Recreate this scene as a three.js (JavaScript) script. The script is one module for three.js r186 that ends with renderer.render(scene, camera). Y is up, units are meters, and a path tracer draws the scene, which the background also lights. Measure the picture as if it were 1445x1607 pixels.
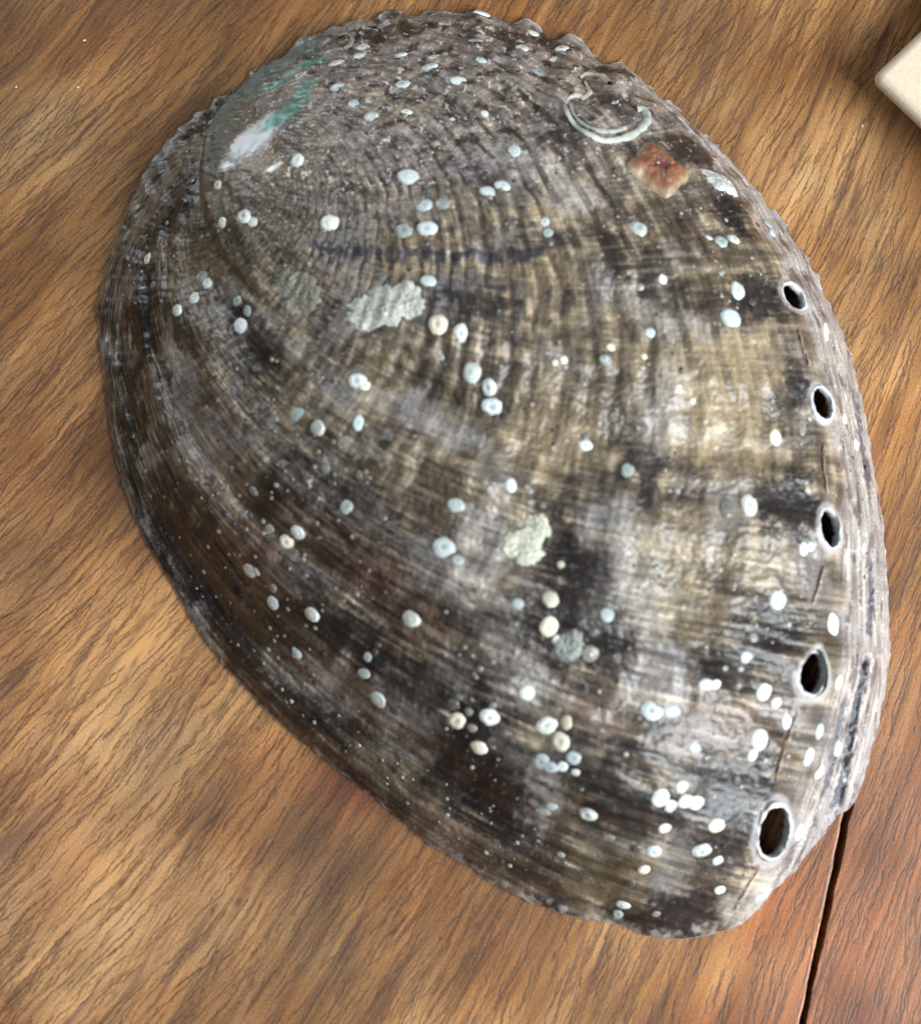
import * as THREE from 'three';
import { RectAreaLightUniformsLib } from 'three/addons/lights/RectAreaLightUniformsLib.js';
import { RoundedBoxGeometry } from 'three/addons/geometries/RoundedBoxGeometry.js';
import { mergeGeometries } from 'three/addons/utils/BufferGeometryUtils.js';

// ---------------------------------------------------------------- camera, light, exposure
const scene = new THREE.Scene();
const MM = 0.001;
const DIST = 0.27, TILT = 8 * Math.PI / 180;
const camera = new THREE.PerspectiveCamera(2 * Math.atan(0.08035 / DIST) * 180 / Math.PI, 1445 / 1607, 0.01, 20);
camera.position.set(0, DIST * Math.cos(TILT), DIST * Math.sin(TILT));
camera.lookAt(0, 0, 0);
camera.updateProjectionMatrix();
camera.focus = DIST + 0.006;                                   // on the table top, the shell's back is a little nearer
camera.userData.fStop = camera.getFocalLength() / 4.5;         // a phone lens: an opening of about 4 mm
const renderer = new THREE.WebGLRenderer({ antialias: true });
renderer.toneMapping = THREE.LinearToneMapping;
renderer.toneMappingExposure = 1.0;
renderer.shadowMap.enabled = true;
RectAreaLightUniformsLib.init();
scene.background = new THREE.Color().setRGB(0.05, 0.05, 0.05);   // the dim room round the table
scene.backgroundIntensity = 1;

function daylightWindow(name, label, position, width, height, color, radiance) {
  const g = new THREE.Group(); g.name = name; scene.add(g);
  g.position.set(...position); g.lookAt(0, 0, 0);
  g.userData = { label, category: 'window', kind: 'structure' };
  const frameMat = new THREE.MeshStandardMaterial({ color: new THREE.Color().setRGB(0.7, 0.69, 0.66), roughness: 0.5 });
  const bar = (w, h, x, y) => { const b = new THREE.BoxGeometry(w, h, 0.05); b.translate(x, y, 0); return b; };
  const frame = new THREE.Mesh(mergeGeometries([bar(width + 0.12, 0.06, 0, height / 2 + 0.03), bar(width + 0.12, 0.06, 0, -height / 2 - 0.03),
    bar(0.06, height, width / 2 + 0.03, 0), bar(0.06, height, -width / 2 - 0.03, 0)]), frameMat);
  frame.name = 'frame'; frame.castShadow = frame.receiveShadow = true; g.add(frame);
  const pane = new THREE.Mesh(new THREE.BoxGeometry(width, height, 0.006), new THREE.MeshStandardMaterial({ color: 0x222222, roughness: 0.2, emissive: new THREE.Color(...color), emissiveIntensity: 0.6 }));
  pane.name = 'window_pane'; pane.position.z = -0.01; g.add(pane);
  const l = new THREE.RectAreaLight(new THREE.Color(...color), radiance, width, height);
  l.position.copy(g.position); l.lookAt(0, 0, 0); l.translateZ(-0.002); scene.add(l);
}
daylightWindow('window', 'tall bright window beside the table, on the side of the row of holes', [0.52, 0.40, 0.24], 0.42, 0.5, [0.9, 0.96, 1.0], 18.5);
daylightWindow('window_001', 'smaller bright window across the table, beyond the green spire end', [-0.5, 0.34, -0.72], 0.4, 0.4, [0.88, 0.95, 1.0], 7);
daylightWindow('roof_window', 'small square roof window high above the table, over its bare side', [-0.42, 1.3, 0.16], 0.34, 0.34, [0.9, 0.96, 1.0], 4);

// ---------------------------------------------------------------- traced sizes and places, in millimetres on the table (x to the right, z towards the viewer)
const RIM=[[2.96,-82.63],[0.88,-82.08],[-2.34,-82.08],[-5.25,-82.41],[-7.53,-81.64],[-10.55,-82.19],[-13.76,-81.21],[-16.77,-81.1],[-20.5,-79.79],[-24.62,-77.71],[-27.71,-75.86],[-31.4,-73.26],[-34.97,-70.44],[-38.95,-67.96],[-43.2,-64.3],[-46.23,-61.51],[-49.31,-57.45],[-51.76,-52.65],[-53.19,-48.94],[-55.55,-41.98],[-57.1,-35.6],[-57.51,-32.47],[-57.22,-29.35],[-56.93,-26.24],[-55.95,-20.47],[-55.09,-14.73],[-53.57,-7.1],[-51.93,-1.94],[-49.81,3.09],[-47.11,7.7],[-43.5,13.47],[-39.91,19.51],[-36.27,23.93],[-32.26,28.24],[-28.67,31.85],[-23.22,36.52],[-18.2,40.38],[-12.32,44.81],[-8.8,47.88],[-4.9,51.03],[0.53,54.08],[2.28,55.13],[7.78,58.54],[12.79,60.53],[17.7,62.13],[23.67,63.07],[27.6,64.58],[29.62,65.05],[34.53,65.24],[38.59,64.39],[42.57,62.89],[47.61,58.07],[52.79,52.65],[55.71,49.03],[56.82,47.59],[57.43,46.73],[59.21,45.96],[60.54,43.75],[62.78,37.87],[64.45,31.85],[65.97,24.72],[66.44,19.7],[66.35,13.77],[66.13,5.9],[64.77,-7.1],[63.56,-16.06],[62.18,-22.94],[60.64,-28.63],[57.88,-34.66],[54.44,-42.19],[50.31,-48.2],[46.25,-53.72],[41.15,-59.69],[36.91,-63.55],[34.38,-66.34],[31.73,-68.28],[28.58,-71.42],[26.43,-73.48],[24.88,-73.26],[21.68,-74.45],[19.03,-77.93],[17.48,-78.59],[15.92,-77.82],[14.26,-78.15],[10.54,-80.88],[8.67,-80.33],[6.8,-80.77],[4.93,-81.64]];
const POLE=[1.14,-3.41], APEX=[-33.77,-50.96];
const BARNACLES=[[-19.23,-39.71,1.37,1.28,"w"],[-7.65,-46.62,1.64,1.19,"w"],[-5.26,-41.65,1.18,1.09,"b"],[-2.56,-41.9,1.18,1,"b"],[-8.2,-37.63,1.18,1.09,"b"],[-4.86,-37.84,1.36,1,"b"],[-13.52,-57.74,1.12,1.03,"w"],[-16.27,-60.55,0.94,0.85,"b"],[-18.94,-64.26,1.24,0.86,"b"],[-9.29,-70.07,0.96,0.57,"w"],[-4.11,-69.81,0.95,0.57,"w"],[-4.88,-67.57,1.33,0.76,"w"],[-0.34,-64.36,1.22,0.75,"w"],[3.21,-68.61,0.86,0.76,"b"],[9.79,-72.83,1.06,0.77,"w"],[12.25,-67.71,1.15,1.05,"b"],[16.14,-74.32,1.08,0.88,"w"],[11.78,-77.8,1.09,0.79,"w"],[-15.47,-73.2,1.07,0.68,"w"],[-15.77,-71.08,1.06,0.67,"w"],[-19.48,-69.83,1.35,0.68,"w"],[-9.03,-64.13,1.23,0.85,"b"],[-8.13,-58.51,0.93,0.65,"w"],[6.11,-44.64,1.09,0.82,"b"],[4.05,-43.72,1.18,0.91,"b"],[7.98,-50.75,0.92,1.19,"b"],[12.28,-39.06,0.72,0.72,"b"],[12.71,-37.32,0.72,0.81,"b"],[2.36,-73.38,1.06,0.67,"b"],[3.57,-81.42,1.39,0.79,"w"],[3.59,-57.84,0.56,0.56,"w"],[14.65,-71.3,0.78,0.58,"c"],[-24.47,-50.26,1.02,1.3,"w"],[-32.22,-41.65,1.11,1.11,"w"],[-30.9,-40.69,0.83,0.74,"w"],[-35.68,-41.22,0.75,0.84,"w"],[-36.65,-47.5,0.75,0.75,"c"],[-41.66,-50.09,1.05,0.76,"g"],[-48.55,-38.68,0.87,0.97,"c"],[-48.93,-33.57,0.87,0.58,"g"],[-47.34,-33.93,0.67,0.67,"g"],[-39.17,-33.74,1.13,1.13,"g"],[-38.08,-32.64,0.84,0.84,"w"],[-40.02,-30.47,0.85,1.04,"w"],[-42.74,-28.65,0.85,0.85,"w"],[-33.03,-28.87,0.83,0.83,"b"],[-31.38,-26.99,0.74,0.83,"b"],[-32.43,-24.97,1.11,1.11,"w"],[-43.41,-56.94,0.68,0.58,"g"],[-3.23,-22.96,1.26,1.35,"c"],[0.05,-21.61,0.99,1.26,"w"],[1.59,-15.99,1.17,1.35,"w"],[3.94,-13.86,0.99,1.17,"w"],[4.56,-11.36,1.52,1.26,"b"],[-14.79,-15.25,1.26,1.08,"w"],[-13.78,-14.56,0.81,0.72,"c"],[-23.65,-10.99,1.19,1,"b"],[-20.51,-8.75,1.27,1.09,"w"],[-14.47,-8.97,0.72,1.08,"b"],[-4.63,-29.99,1.08,0.9,"b"],[-11.28,-30.89,0.72,0.72,"g"],[20.67,-17.94,0.81,0.81,"b"],[21.44,-19.94,0.63,0.54,"c"],[14.66,-17.79,0.54,0.54,"c"],[13.38,-17.31,0.45,0.45,"c"],[17.45,-15.1,0.72,1.26,"g"],[17.71,-5.78,0.99,0.81,"w"],[17.63,-7.16,0.54,0.54,"g"],[23.62,-2.08,0.9,1.08,"b"],[7.05,0.16,0.81,0.99,"w"],[4.89,-0.29,0.63,0.63,"g"],[-0.67,3.05,1.17,0.99,"b"],[-16.29,2.61,0.91,1,"b"],[-30.2,-0.39,0.84,0.74,"b"],[-23.52,5.86,1.11,1.2,"w"],[-25.29,7,1.02,1.02,"c"],[-27.92,5.01,0.74,0.74,"g"],[-31.25,10.7,1.33,1.14,"w"],[-30.11,10.97,0.66,0.66,"w"],[-27.63,15.56,1.13,1.13,"w"],[-27.54,13.59,0.66,0.66,"g"],[-21.52,17.6,1.21,1.12,"w"],[-22.03,14.9,0.74,0.65,"g"],[-24.24,22.85,0.86,1.05,"b"],[-6.98,18.68,1.36,1.18,"w"],[-12.03,19.14,0.83,0.73,"g"],[-13.33,23.79,0.74,0.74,"b"],[-12.28,23.11,0.55,0.55,"g"],[-11.89,22.15,0.55,0.55,"g"],[12.42,16.24,1.08,1.26,"c"],[12.23,20.14,1.26,1.44,"c"],[13.56,22,0.81,0.9,"w"],[18,23.76,1.26,1.26,"g"],[20.35,18.44,0.99,0.99,"b"],[21.87,18.97,0.72,0.72,"g"],[18.37,21.02,0.72,0.72,"g"],[7.88,17.03,0.81,0.72,"b"],[9.57,16.51,0.63,0.63,"g"],[-2.28,8.96,1.53,1.53,"b"],[-0.4,10.85,0.81,0.81,"b"],[-12.06,29.71,1.5,1.41,"b"],[-9.45,31.47,0.84,0.75,"g"],[-13.96,26.08,1.12,0.75,"b"],[-0.5,32.92,1.38,1.29,"c"],[4.09,32.42,1.37,1.28,"w"],[2.58,36.68,1.29,1.2,"c"],[-1.13,30.7,0.92,0.92,"g"],[-0.23,29.64,0.64,0.55,"g"],[1.13,31.69,0.64,0.64,"g"],[1.58,34,0.74,0.64,"g"],[4.53,30.92,0.55,0.55,"g"],[9.23,29.19,1.09,1,"w"],[12.11,33.6,1.55,1.27,"w"],[14.76,33.25,0.91,1,"c"],[14.01,35.9,1.28,1.37,"c"],[11.38,38.65,1.29,1.19,"b"],[12.55,39.45,1.1,0.74,"b"],[14.25,39.36,0.83,0.73,"w"],[15.82,38.2,1.01,0.92,"b"],[16.14,40.16,0.64,0.55,"w"],[13.15,31.49,0.91,0.54,"g"],[12.07,41.88,0.65,0.56,"g"],[11.73,45.81,1.22,0.75,"b"],[13.06,45.06,0.84,0.65,"b"],[18.13,46.13,1.4,1.21,"w"],[14.61,52.19,0.67,0.67,"b"],[26.73,31.57,1.45,1.36,"b"],[29.56,31.74,1.46,1.09,"b"],[34.4,27.99,1.09,0.91,"w"],[35.8,27.97,0.82,0.82,"w"],[39.15,28.21,0.55,0.55,"g"],[43.02,28.96,1.2,1.38,"w"],[45.03,30.37,0.83,0.83,"c"],[36.32,31.43,0.64,0.64,"g"],[42.83,35.59,1.39,1.67,"w"],[41.85,37.85,0.84,0.93,"w"],[32.97,36.69,1.19,1.01,"b"],[35,38.3,0.74,0.65,"g"],[39.57,41.47,0.75,0.75,"g"],[28.17,43.74,1.29,1.39,"w"],[31.26,42.23,0.92,0.83,"b"],[29.79,44.92,0.93,0.93,"b"],[31.9,44.3,1.21,1.02,"c"],[33.62,44.5,1.21,1.02,"c"],[36.71,47.84,1.32,1.03,"c"],[29.12,48.11,0.93,0.93,"c"],[27.87,51.54,1.04,1.04,"b"],[34.8,51.42,1.51,1.23,"w"],[37.49,53,0.86,0.76,"b"],[25.29,51.17,0.75,0.75,"g"],[26.63,54.31,0.86,0.86,"c"],[24.91,56.48,0.77,0.86,"g"],[24.19,59.89,1.17,0.98,"w"],[23.65,61.42,0.79,0.89,"b"],[29.1,61.19,0.68,0.68,"g"],[38.16,57.47,0.87,0.87,"w"],[44.93,59.28,0.99,0.89,"b"],[21.24,49.52,1.03,0.75,"g"],[45.26,15.87,1.38,1.28,"b"],[54.24,18.86,1.41,1.69,"w"],[55.07,27.3,0.76,1.14,"c"],[52.37,34.35,0.95,1.23,"b"],[50.83,38.04,1.04,1.42,"b"],[56.15,36.83,0.87,1.16,"c"],[52.93,40.37,0.86,1.25,"c"],[46.83,32.87,0.84,1.21,"b"],[50.55,49.28,0.88,1.27,"w"],[45.98,26.75,0.83,0.83,"g"],[26.13,-38.88,1.28,1.46,"w"],[24.46,-40.14,0.55,0.55,"g"],[38.93,-38.21,1.21,1.12,"b"],[41.03,-39.03,1.03,1.03,"w"],[37,-38.61,0.65,0.56,"w"],[40.89,-30.07,1.39,1.48,"w"],[39.45,-25.42,1.56,1.38,"b"],[43.17,-28.58,0.65,0.56,"g"],[29.29,-30.52,0.73,0.73,"w"],[25.93,-29.2,0.63,0.54,"g"],[27.21,-22.3,0.72,0.72,"b"],[20.49,-18.04,0.72,0.72,"w"],[45.82,-8.11,0.92,1.2,"c"],[42.94,-7.27,0.55,0.73,"g"],[50.3,-10.15,0.75,1.3,"g"],[41.15,2.46,1.18,1.64,"w"],[37.79,2.99,1.09,1.45,"g"],[49.45,8.28,0.83,1.02,"w"],[50.64,7.91,0.74,0.74,"w"],[58.75,-13.22,0.68,0.87,"w"],[60.75,-9.54,0.88,0.97,"w"],[56.19,-26.68,0.78,1.45,"c"],[48.26,-44.92,0.88,0.78,"b"],[48.74,-43.07,0.68,0.68,"b"],[51.65,-11.74,0.56,0.56,"g"],[60.69,4.36,0.58,0.87,"b"],[60.65,7,0.58,0.87,"b"],[41.32,21.3,0.73,0.64,"g"],[40.17,24.19,1.1,0.82,"b"],[26.2,-18.63,0.45,0.45,"c"],[27.51,11.63,0.54,0.54,"g"],[21.3,2.67,0.63,0.63,"g"],[14.06,11.25,0.54,0.54,"c"],[3.37,-0.02,0.45,0.45,"g"],[-19.37,-2.85,0.73,0.73,"g"],[-14.45,-1.7,0.63,0.63,"g"],[-32.09,2.5,0.56,0.56,"g"],[-7.45,-8.76,0.63,0.63,"g"],[-11.05,4.28,0.72,0.72,"g"],[31.18,-14.08,0.54,0.54,"c"],[33.29,-12.47,0.45,0.45,"c"]];
const HOLES=[[50.53,-31.16,1.91,2.19,-0.35,0],[53.97,-14.21,1.8,2.37,-0.14,0],[54,4.84,1.69,2.72,-0.14,0.1],[50.67,26.08,2.06,2.99,0.21,0.45],[45.95,49.01,2.51,3.85,0.07,0.15]];
const PIGMENT=[[44.35,-29.88,5.6,3.92,-0.17,0.95,"d"],[13.11,22.35,6.3,5.4,0.35,0.8,"d"],[25.06,45.36,7.4,4.63,0.17,0.7,"d"],[5.25,41.83,5.6,5.6,0.35,0.8,"d"],[-6.59,28.3,5.54,3.69,0.52,0.7,"d"],[-14.9,21.88,6.49,4.17,0.61,0.75,"d"],[-28.28,11.38,5.64,4.23,0.7,0.6,"r"],[-36.87,13.43,4.37,5.82,-0.61,0.8,"d"],[-15.41,35.42,6.76,3.38,0.66,0.7,"d"],[12.98,56,8.76,2.72,0.24,0.7,"d"],[-2.02,1.78,5.38,4.49,0.35,0.45,"o"],[-23.16,-0.83,6.41,4.58,0.61,0.5,"d"],[15.91,38.2,4.58,4.12,0,0.6,"d"],[32.51,47.22,5.6,4.67,0,0.6,"d"],[37.3,-32.39,5.53,2.03,-0.35,0.6,"o"],[47.72,-16.03,3.9,4.64,0.17,0.95,"d"],[41.6,-10.94,2.74,3.65,0,0.4,"o"],[47.67,1.73,4.42,5.34,0,1,"d"],[39.78,-0.51,5.45,2.72,0,0.4,"o"],[44.25,21.13,5.05,5.51,0,1,"d"],[38.47,26.62,3.65,2.74,0,0.6,"d"],[39.03,42.28,6.07,5.42,-0.35,1,"d"],[39.58,50.14,5.23,4.28,0,0.8,"d"],[31.91,61.18,9.28,2.93,-0.1,1,"d"],[17.05,61.07,5.95,2.18,0.17,0.7,"d"],[2.49,36.41,6.93,7.86,0.17,1,"d"],[-3.02,41.91,5.71,4.76,0.52,0.7,"d"],[13.18,8.11,2.69,6.28,-0.09,0.75,"d"],[18.03,17.03,5.39,9.88,-0.17,1,"d"],[7.79,18.8,4.49,4.49,0.7,0.7,"d"],[21.13,23.22,3.6,5.4,0,0.7,"d"],[-21.58,19.38,7.5,4.69,0.52,0.85,"d"],[-15.18,3.21,7.26,4.54,0.52,0.6,"d"],[-11.59,-15.79,4.05,5.4,0,0.65,"o"],[-30.02,-19.85,3.68,5.52,0.52,0.6,"d"],[-32.67,-26.47,2.04,2.04,0,0.9,"d"],[26.33,-1.47,2.88,6.29,0.09,0.8,"d"],[21.48,-11.05,3.59,3.59,0,0.4,"o"],[25.05,-6.49,2.7,5.39,0,0.35,"d"],[41.46,-44.24,3.99,3.61,0.52,0.95,"d"],[35.27,-55.57,4.33,3.08,0.52,0.85,"d"],[-16.59,8.51,10.95,4.11,0.7,0.6,"r"],[-9.24,15.88,10.91,3.64,0.7,0.6,"r"],[-32.14,3.85,5.64,9.4,-0.52,0.45,"r"],[3.34,22.3,9.02,3.16,0.7,0.5,"d"],[-48.84,-29.8,2.51,9.66,0.07,1,"k"],[-51.18,-15.59,1.77,7.85,-0.14,0.7,"d"],[-40.89,6.63,5.83,10.68,-0.61,0.85,"d"],[-30.9,21.17,4.84,8.72,-0.7,0.8,"d"],[-23.29,31.59,5.86,3.91,0.7,0.7,"d"],[-9.72,41.06,5.82,2.91,0.7,0.5,"d"],[9,48.28,7.58,4.74,0.52,0.7,"d"],[-0.24,49.53,5.85,2.93,0.52,0.7,"r"],[21.36,42.66,5.52,4.6,0,0.55,"d"],[24.81,37.31,5.47,3.65,-0.35,0.6,"d"],[19.22,52.9,6.67,3.81,0.17,0.6,"o"],[32.06,32.87,5.48,2.74,0,0.5,"d"],[-8.41,-77.36,5.88,1.76,-0.09,0.9,"d"],[-16.58,-76.37,4.9,1.77,-0.26,0.7,"d"],[6.87,-76.16,5.87,1.76,0.14,0.7,"d"],[13.09,-76.63,2.96,1.97,0,0.7,"d"],[24.36,-61.15,3.81,2.48,0.35,0.8,"d"],[17.01,-54.77,3.72,2.32,0.35,0.6,"d"],[24.24,-70.65,2.46,1.97,0,0.9,"d"],[-3.03,-44.02,3.64,1.09,0,0.4,"d"],[-2.06,-26.96,2.7,1.8,0,0.6,"d"],[3.42,-26.44,6.29,1.62,0,0.55,"d"],[27.52,-31.4,2,5.45,0,0.7,"d"],[21.96,-34.12,1.81,4.53,0,0.5,"d"],[0.68,-11,6.28,2.69,0.52,0.45,"o"],[-37.72,-42.64,5.63,10.32,0.17,0.7,"o"],[-30.39,-35.5,5.54,7.39,-0.52,0.5,"o"],[-43.61,-48.59,2.88,6.72,0.35,0.8,"k"],[-37.02,-59.17,3.85,5.78,0.52,0.8,"o"],[-40.73,-35.25,4.73,4.73,0,0.4,"o"],[35.39,-13.33,10.87,9.96,0,0.75,"t"],[42.51,-19.75,6.43,3.67,0.17,0.9,"t"],[38.99,-6.04,8.17,5.45,0,0.75,"t"],[13.33,-11.01,6.28,5.38,0,0.7,"t"],[12.38,-5.49,7.17,4.48,0.17,0.5,"t"],[26.17,-17.69,6.3,3.6,0,0.5,"t"],[21.73,-25.21,9.91,2.25,0,0.6,"t"],[-2.07,-31.81,9.91,1.8,0,0.55,"t"],[-15.01,-31.27,6.34,1.81,0,0.5,"t"],[-5.77,-35.84,10.85,1.45,0,0.5,"t"],[12.62,-30.84,5.4,3.6,0,0.7,"t"],[9.03,-39.76,12.67,1.27,-0.05,0.8,"t"],[-2.1,-42.92,8.17,1.82,0,0.4,"t"],[43.38,10.32,5.48,4.57,0,0.6,"t"],[30.26,8.9,8.1,6.3,0,0.6,"t"],[31.99,17.82,5.42,4.51,0,0.55,"t"],[-6.03,-60.21,6.54,1.12,-0.52,0.7,"t"],[-22.23,-11.7,5.46,3.64,0,0.35,"t"],[3.37,-1.84,6.28,4.48,0,0.4,"o"],[-12.9,-4.81,6.31,4.51,0,0.4,"o"],[-6.29,-73.93,4.84,1.16,-0.38,0.8,"s"],[-15.97,-64.9,5.69,0.95,-0.58,0.75,"s"],[-21.72,-60.33,5.67,0.76,-0.66,0.8,"p"],[-9.78,-54.85,7.4,0.65,-0.35,0.7,"p"],[3.54,-51.58,7.34,0.73,-0.24,0.6,"p"],[-3.14,-61.32,4.67,1.31,-0.35,0.6,"s"],[7.7,-69.42,3.83,2.11,0.17,0.6,"l"],[-2.14,-55.13,5.54,1.48,-0.26,0.5,"l"],[13.37,-61.88,5.64,2.07,0.35,0.5,"l"],[12.92,-47.37,7.31,2.93,0.52,0.65,"p"],[15.63,-43.1,3.64,3.19,0,0.8,"p"],[6.35,-49.34,5.49,1.83,0,0.5,"p"],[25.2,-58.65,5.69,2.84,0,0.4,"p"],[22.83,-67.08,4.84,1.94,0.35,0.5,"p"],[-41.94,-16.81,2.85,5.7,-0.26,0.85,"l"],[-37.11,-8.57,5.64,3.76,0.52,0.8,"l"],[-43.59,-21.85,1.71,3.81,-0.17,0.8,"p"],[-23.28,-20.66,4.55,2,0.52,0.6,"l"],[-16.63,-14.12,5.42,1.81,0.61,0.5,"l"],[-6.56,-11.04,8.98,2.24,0.49,0.7,"l"],[-0.23,-6.41,5.38,1.43,0.49,0.7,"l"],[-14.74,-5.79,5.42,1.26,0.52,0.6,"p"],[-37.14,-4.86,7.54,2.83,0.7,0.5,"s"],[3.35,8.11,4.04,5.38,0,0.7,"l"],[-2.91,12.5,6.3,3.6,0.52,0.7,"l"],[4.23,15.25,6.29,2.25,0.61,0.6,"p"],[6.9,23.21,5.41,2.25,0.52,0.5,"p"],[10.92,29.37,2.72,3.62,0,0.5,"p"],[11.56,42.7,2.78,6.96,0.09,0.8,"l"],[6.99,37.31,2.76,3.68,0,0.4,"p"],[27.43,26.72,4.98,4.98,-0.35,0.85,"l"],[24.79,12.55,5.39,4.49,0,0.7,"l"],[21.26,6.28,4.49,4.49,0,0.6,"l"],[24.75,17,7.2,3.6,0,0.6,"p"],[-18.97,27.56,5.23,3.33,0.7,0.7,"l"],[-7.62,34.56,4.7,5.64,0,0.6,"l"],[-26.96,25.01,3.87,1.93,0.79,0.5,"p"],[36.75,33.74,7.35,3.67,-0.26,0.6,"s"],[31.03,52.79,2.84,5.68,0.26,0.65,"l"],[19.37,32.91,5.44,2.72,0,0.5,"s"],[-11.62,39.18,5.81,2.13,0.66,0.55,"t"],[-4.02,45.73,5.81,2.13,0.66,0.5,"t"],[28.8,-11.19,3.6,8.1,0.09,0.6,"l"],[28.21,-24.48,4.52,2.26,0.35,0.6,"l"],[33.87,-23.85,4.54,1.82,0.52,0.6,"l"],[3.45,-34.72,3.61,2.25,0,0.5,"l"],[-0.23,-29.83,4.5,1.44,0,0.5,"n"],[-3.05,-48.11,9.14,0.91,-0.14,0.45,"n"],[5.39,-47.17,5.47,0.91,-0.1,0.4,"n"],[-9.73,-52.5,5.53,0.92,-0.24,0.4,"n"],[43.63,58.07,5.9,2.95,-0.61,0.7,"p"],[19.58,57.86,5.84,1.75,0.26,0.5,"t"],[-25.28,11.59,5.6,2.8,0.7,0.4,"l"]];
const SUTURE=[[-25.08,-76.81],[-29.2,-74.51],[-33.26,-71.38],[-36.89,-67.3],[-39.24,-63.01],[-39.94,-58.02],[-39.71,-51.93],[-38.96,-46.57],[-37.7,-42.14],[-35.49,-37.24],[-31.81,-31.76],[-28.25,-27.89]];
const NAVY=[[-21.52,-36.28],[-17.9,-35.24],[-11.32,-34.36],[-3.91,-33.91],[3.45,-33.73],[11,-34.08]];
const SEAMS=[[[50.18,-26.11],[50.95,-22.76],[52.23,-18.91]],[[53.77,-8.67],[53.26,-4.67],[53.61,0.61]],[[53.01,9.65],[51.99,13.01],[50.62,16.51]],[[48.64,30.76],[47.12,34.58],[46.05,38.68],[45.29,42.34]],[[44.98,53.41],[42.61,57.01],[40.43,61.94]]];
const GROOVES=[[[60.23,21.71],[59.52,27.86],[58.66,33.52],[57.72,39.19],[57.16,45.52]],[[56.88,27.97],[55.86,34.5],[54.61,42.47]],[[61.95,6.6],[62.42,13.35],[61.31,19.26]],[[61.46,-20.07],[62.24,-10.69],[62.24,-3.45]]];
const WORM_LONG=[[15.64,-59.76],[15.97,-57.85],[17.07,-55.92],[18.91,-54.22],[21.13,-53.63],[23.67,-54.37],[26,-55.68],[27.93,-57.79],[28.9,-60.11],[28.33,-61.73],[27.24,-61.59]];
const WORM_INNER=[[16.57,-60.3],[17.18,-58.16],[18.65,-56.31],[20.72,-55.26],[23.16,-55.9],[25.06,-56.88]];
const WORM_SHORT=[[18.48,-67.09],[19.65,-68.65],[21.18,-69.34],[22.39,-68.92],[22.87,-67.45],[23.3,-65.87]];
const WORM_CURL=[[19.42,-66.71],[19.81,-65.17],[20.02,-63.95],[19.35,-62.94],[18.52,-62.52]];
const WORM_RIM=[[-19.63,-76.7],[-18.27,-76.74],[-17.24,-75.33],[-17.45,-73.74],[-18.45,-73.13]];
const WORM_HIGH=[[15.89,-60.86],[16.97,-62.27],[18.25,-63.04],[19.21,-62.47]];
const NACRE=[[-31.16,-55.8,2.92,6.41,0.66],[-28.06,-59.13,1.42,2.85,0.66],[-35.38,-50.47,1.41,1.13,0],[-27.89,-49.39,1.85,0.74,-0.44],[-25.39,-62.32,2.86,1.62,-0.66],[-26.9,-59.77,1.71,1.33,-0.66],[-23.7,-65.43,2.3,1.25,-0.52],[-28.56,-68.34,3.9,1.27,-0.63],[-23.33,-71.36,2.54,1.07,-0.49],[-33.81,-54.73,1.32,2.46,0.52]];
const CRUST=[[-10.12,-26.18,4.51,3.25,-0.31],[-13.52,-25.14,3.07,2.35,0],[-7.55,-27.06,2.34,3.06,0],[-23.43,-28.67,3.28,3.1,0.52],[-25.21,-30.99,2.38,2.01,0]];
const CRUST2=[[8.89,8.83,3.05,2.51,0.35],[10.69,6.13,2.15,1.97,0],[14.89,22.7,2.34,2.16,0]];
const SHIELD=[[40.02,-49.89,3.46,1.92,0.56]];
const LIMPET=[[29.81,-49.87,4.31,3.75,0.66]];
const MEMBRANE=[[-50.76,-23.1,1.17,1.75,0.17]];
const TUBERCLES=[[44.56,-29.81,4.48,3.36,-0.17],[48.15,-16,3.72,4.27,0.17],[47.67,1.73,4.05,4.98,0],[44.45,21.12,4.59,5.14,0],[39.03,42.37,5.79,5.04,-0.35]];
const SCARS=[[46.09,-43.72,1.35,1.93,-0.26],[40.34,-56.12,1.08,1.47,-0.52],[33.59,-65.7,0.99,1.19,-0.7]];
const CRACK=[[61.81,38.26],[60.78,42.62],[59.26,47.43],[57.92,53.18],[56.59,58.42],[54.94,65.05],[53.43,70.69],[52.02,76.49],[51,81.87],[49.3,92.01]];
const CARD=[[64.79,-67.94],[72.56,-75.2],[72.02,-60.74]];
const GRIT=[[-61.31,-77.67],[-72.15,-69.72],[-62.1,-69.72],[65,-63.13]];

// ---------------------------------------------------------------- helpers
let seed = 12345;
const rnd = () => { seed = (seed + 0x6d2b79f5) | 0; let t = Math.imul(seed ^ (seed >>> 15), 1 | seed); t = (t + Math.imul(t ^ (t >>> 7), 61 | t)) ^ t; return ((t ^ (t >>> 14)) >>> 0) / 4294967296; };
const GX = new Float32Array(65536), GY = new Float32Array(65536); for (let i = 0; i < 65536; i++) { const t = rnd() * 2 * Math.PI; GX[i] = Math.cos(t) * 1.75; GY[i] = Math.sin(t) * 1.75; }
function noise(x, y) {                                               // gradient noise, about -1 to 1
  const xi = Math.floor(x), yi = Math.floor(y), fx = x - xi, fy = y - yi, u = fx * fx * fx * (fx * (fx * 6 - 15) + 10), v = fy * fy * fy * (fy * (fy * 6 - 15) + 10);
  const a = xi & 255, b = (xi + 1) & 255, c = (yi & 255) << 8, d = ((yi + 1) & 255) << 8;
  const p = GX[c | a] * fx + GY[c | a] * fy, q = GX[c | b] * (fx - 1) + GY[c | b] * fy, r = GX[d | a] * fx + GY[d | a] * (fy - 1), s = GX[d | b] * (fx - 1) + GY[d | b] * (fy - 1);
  return p + (q - p) * u + (r - p + (s - r - q + p) * u) * v;
}
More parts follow.
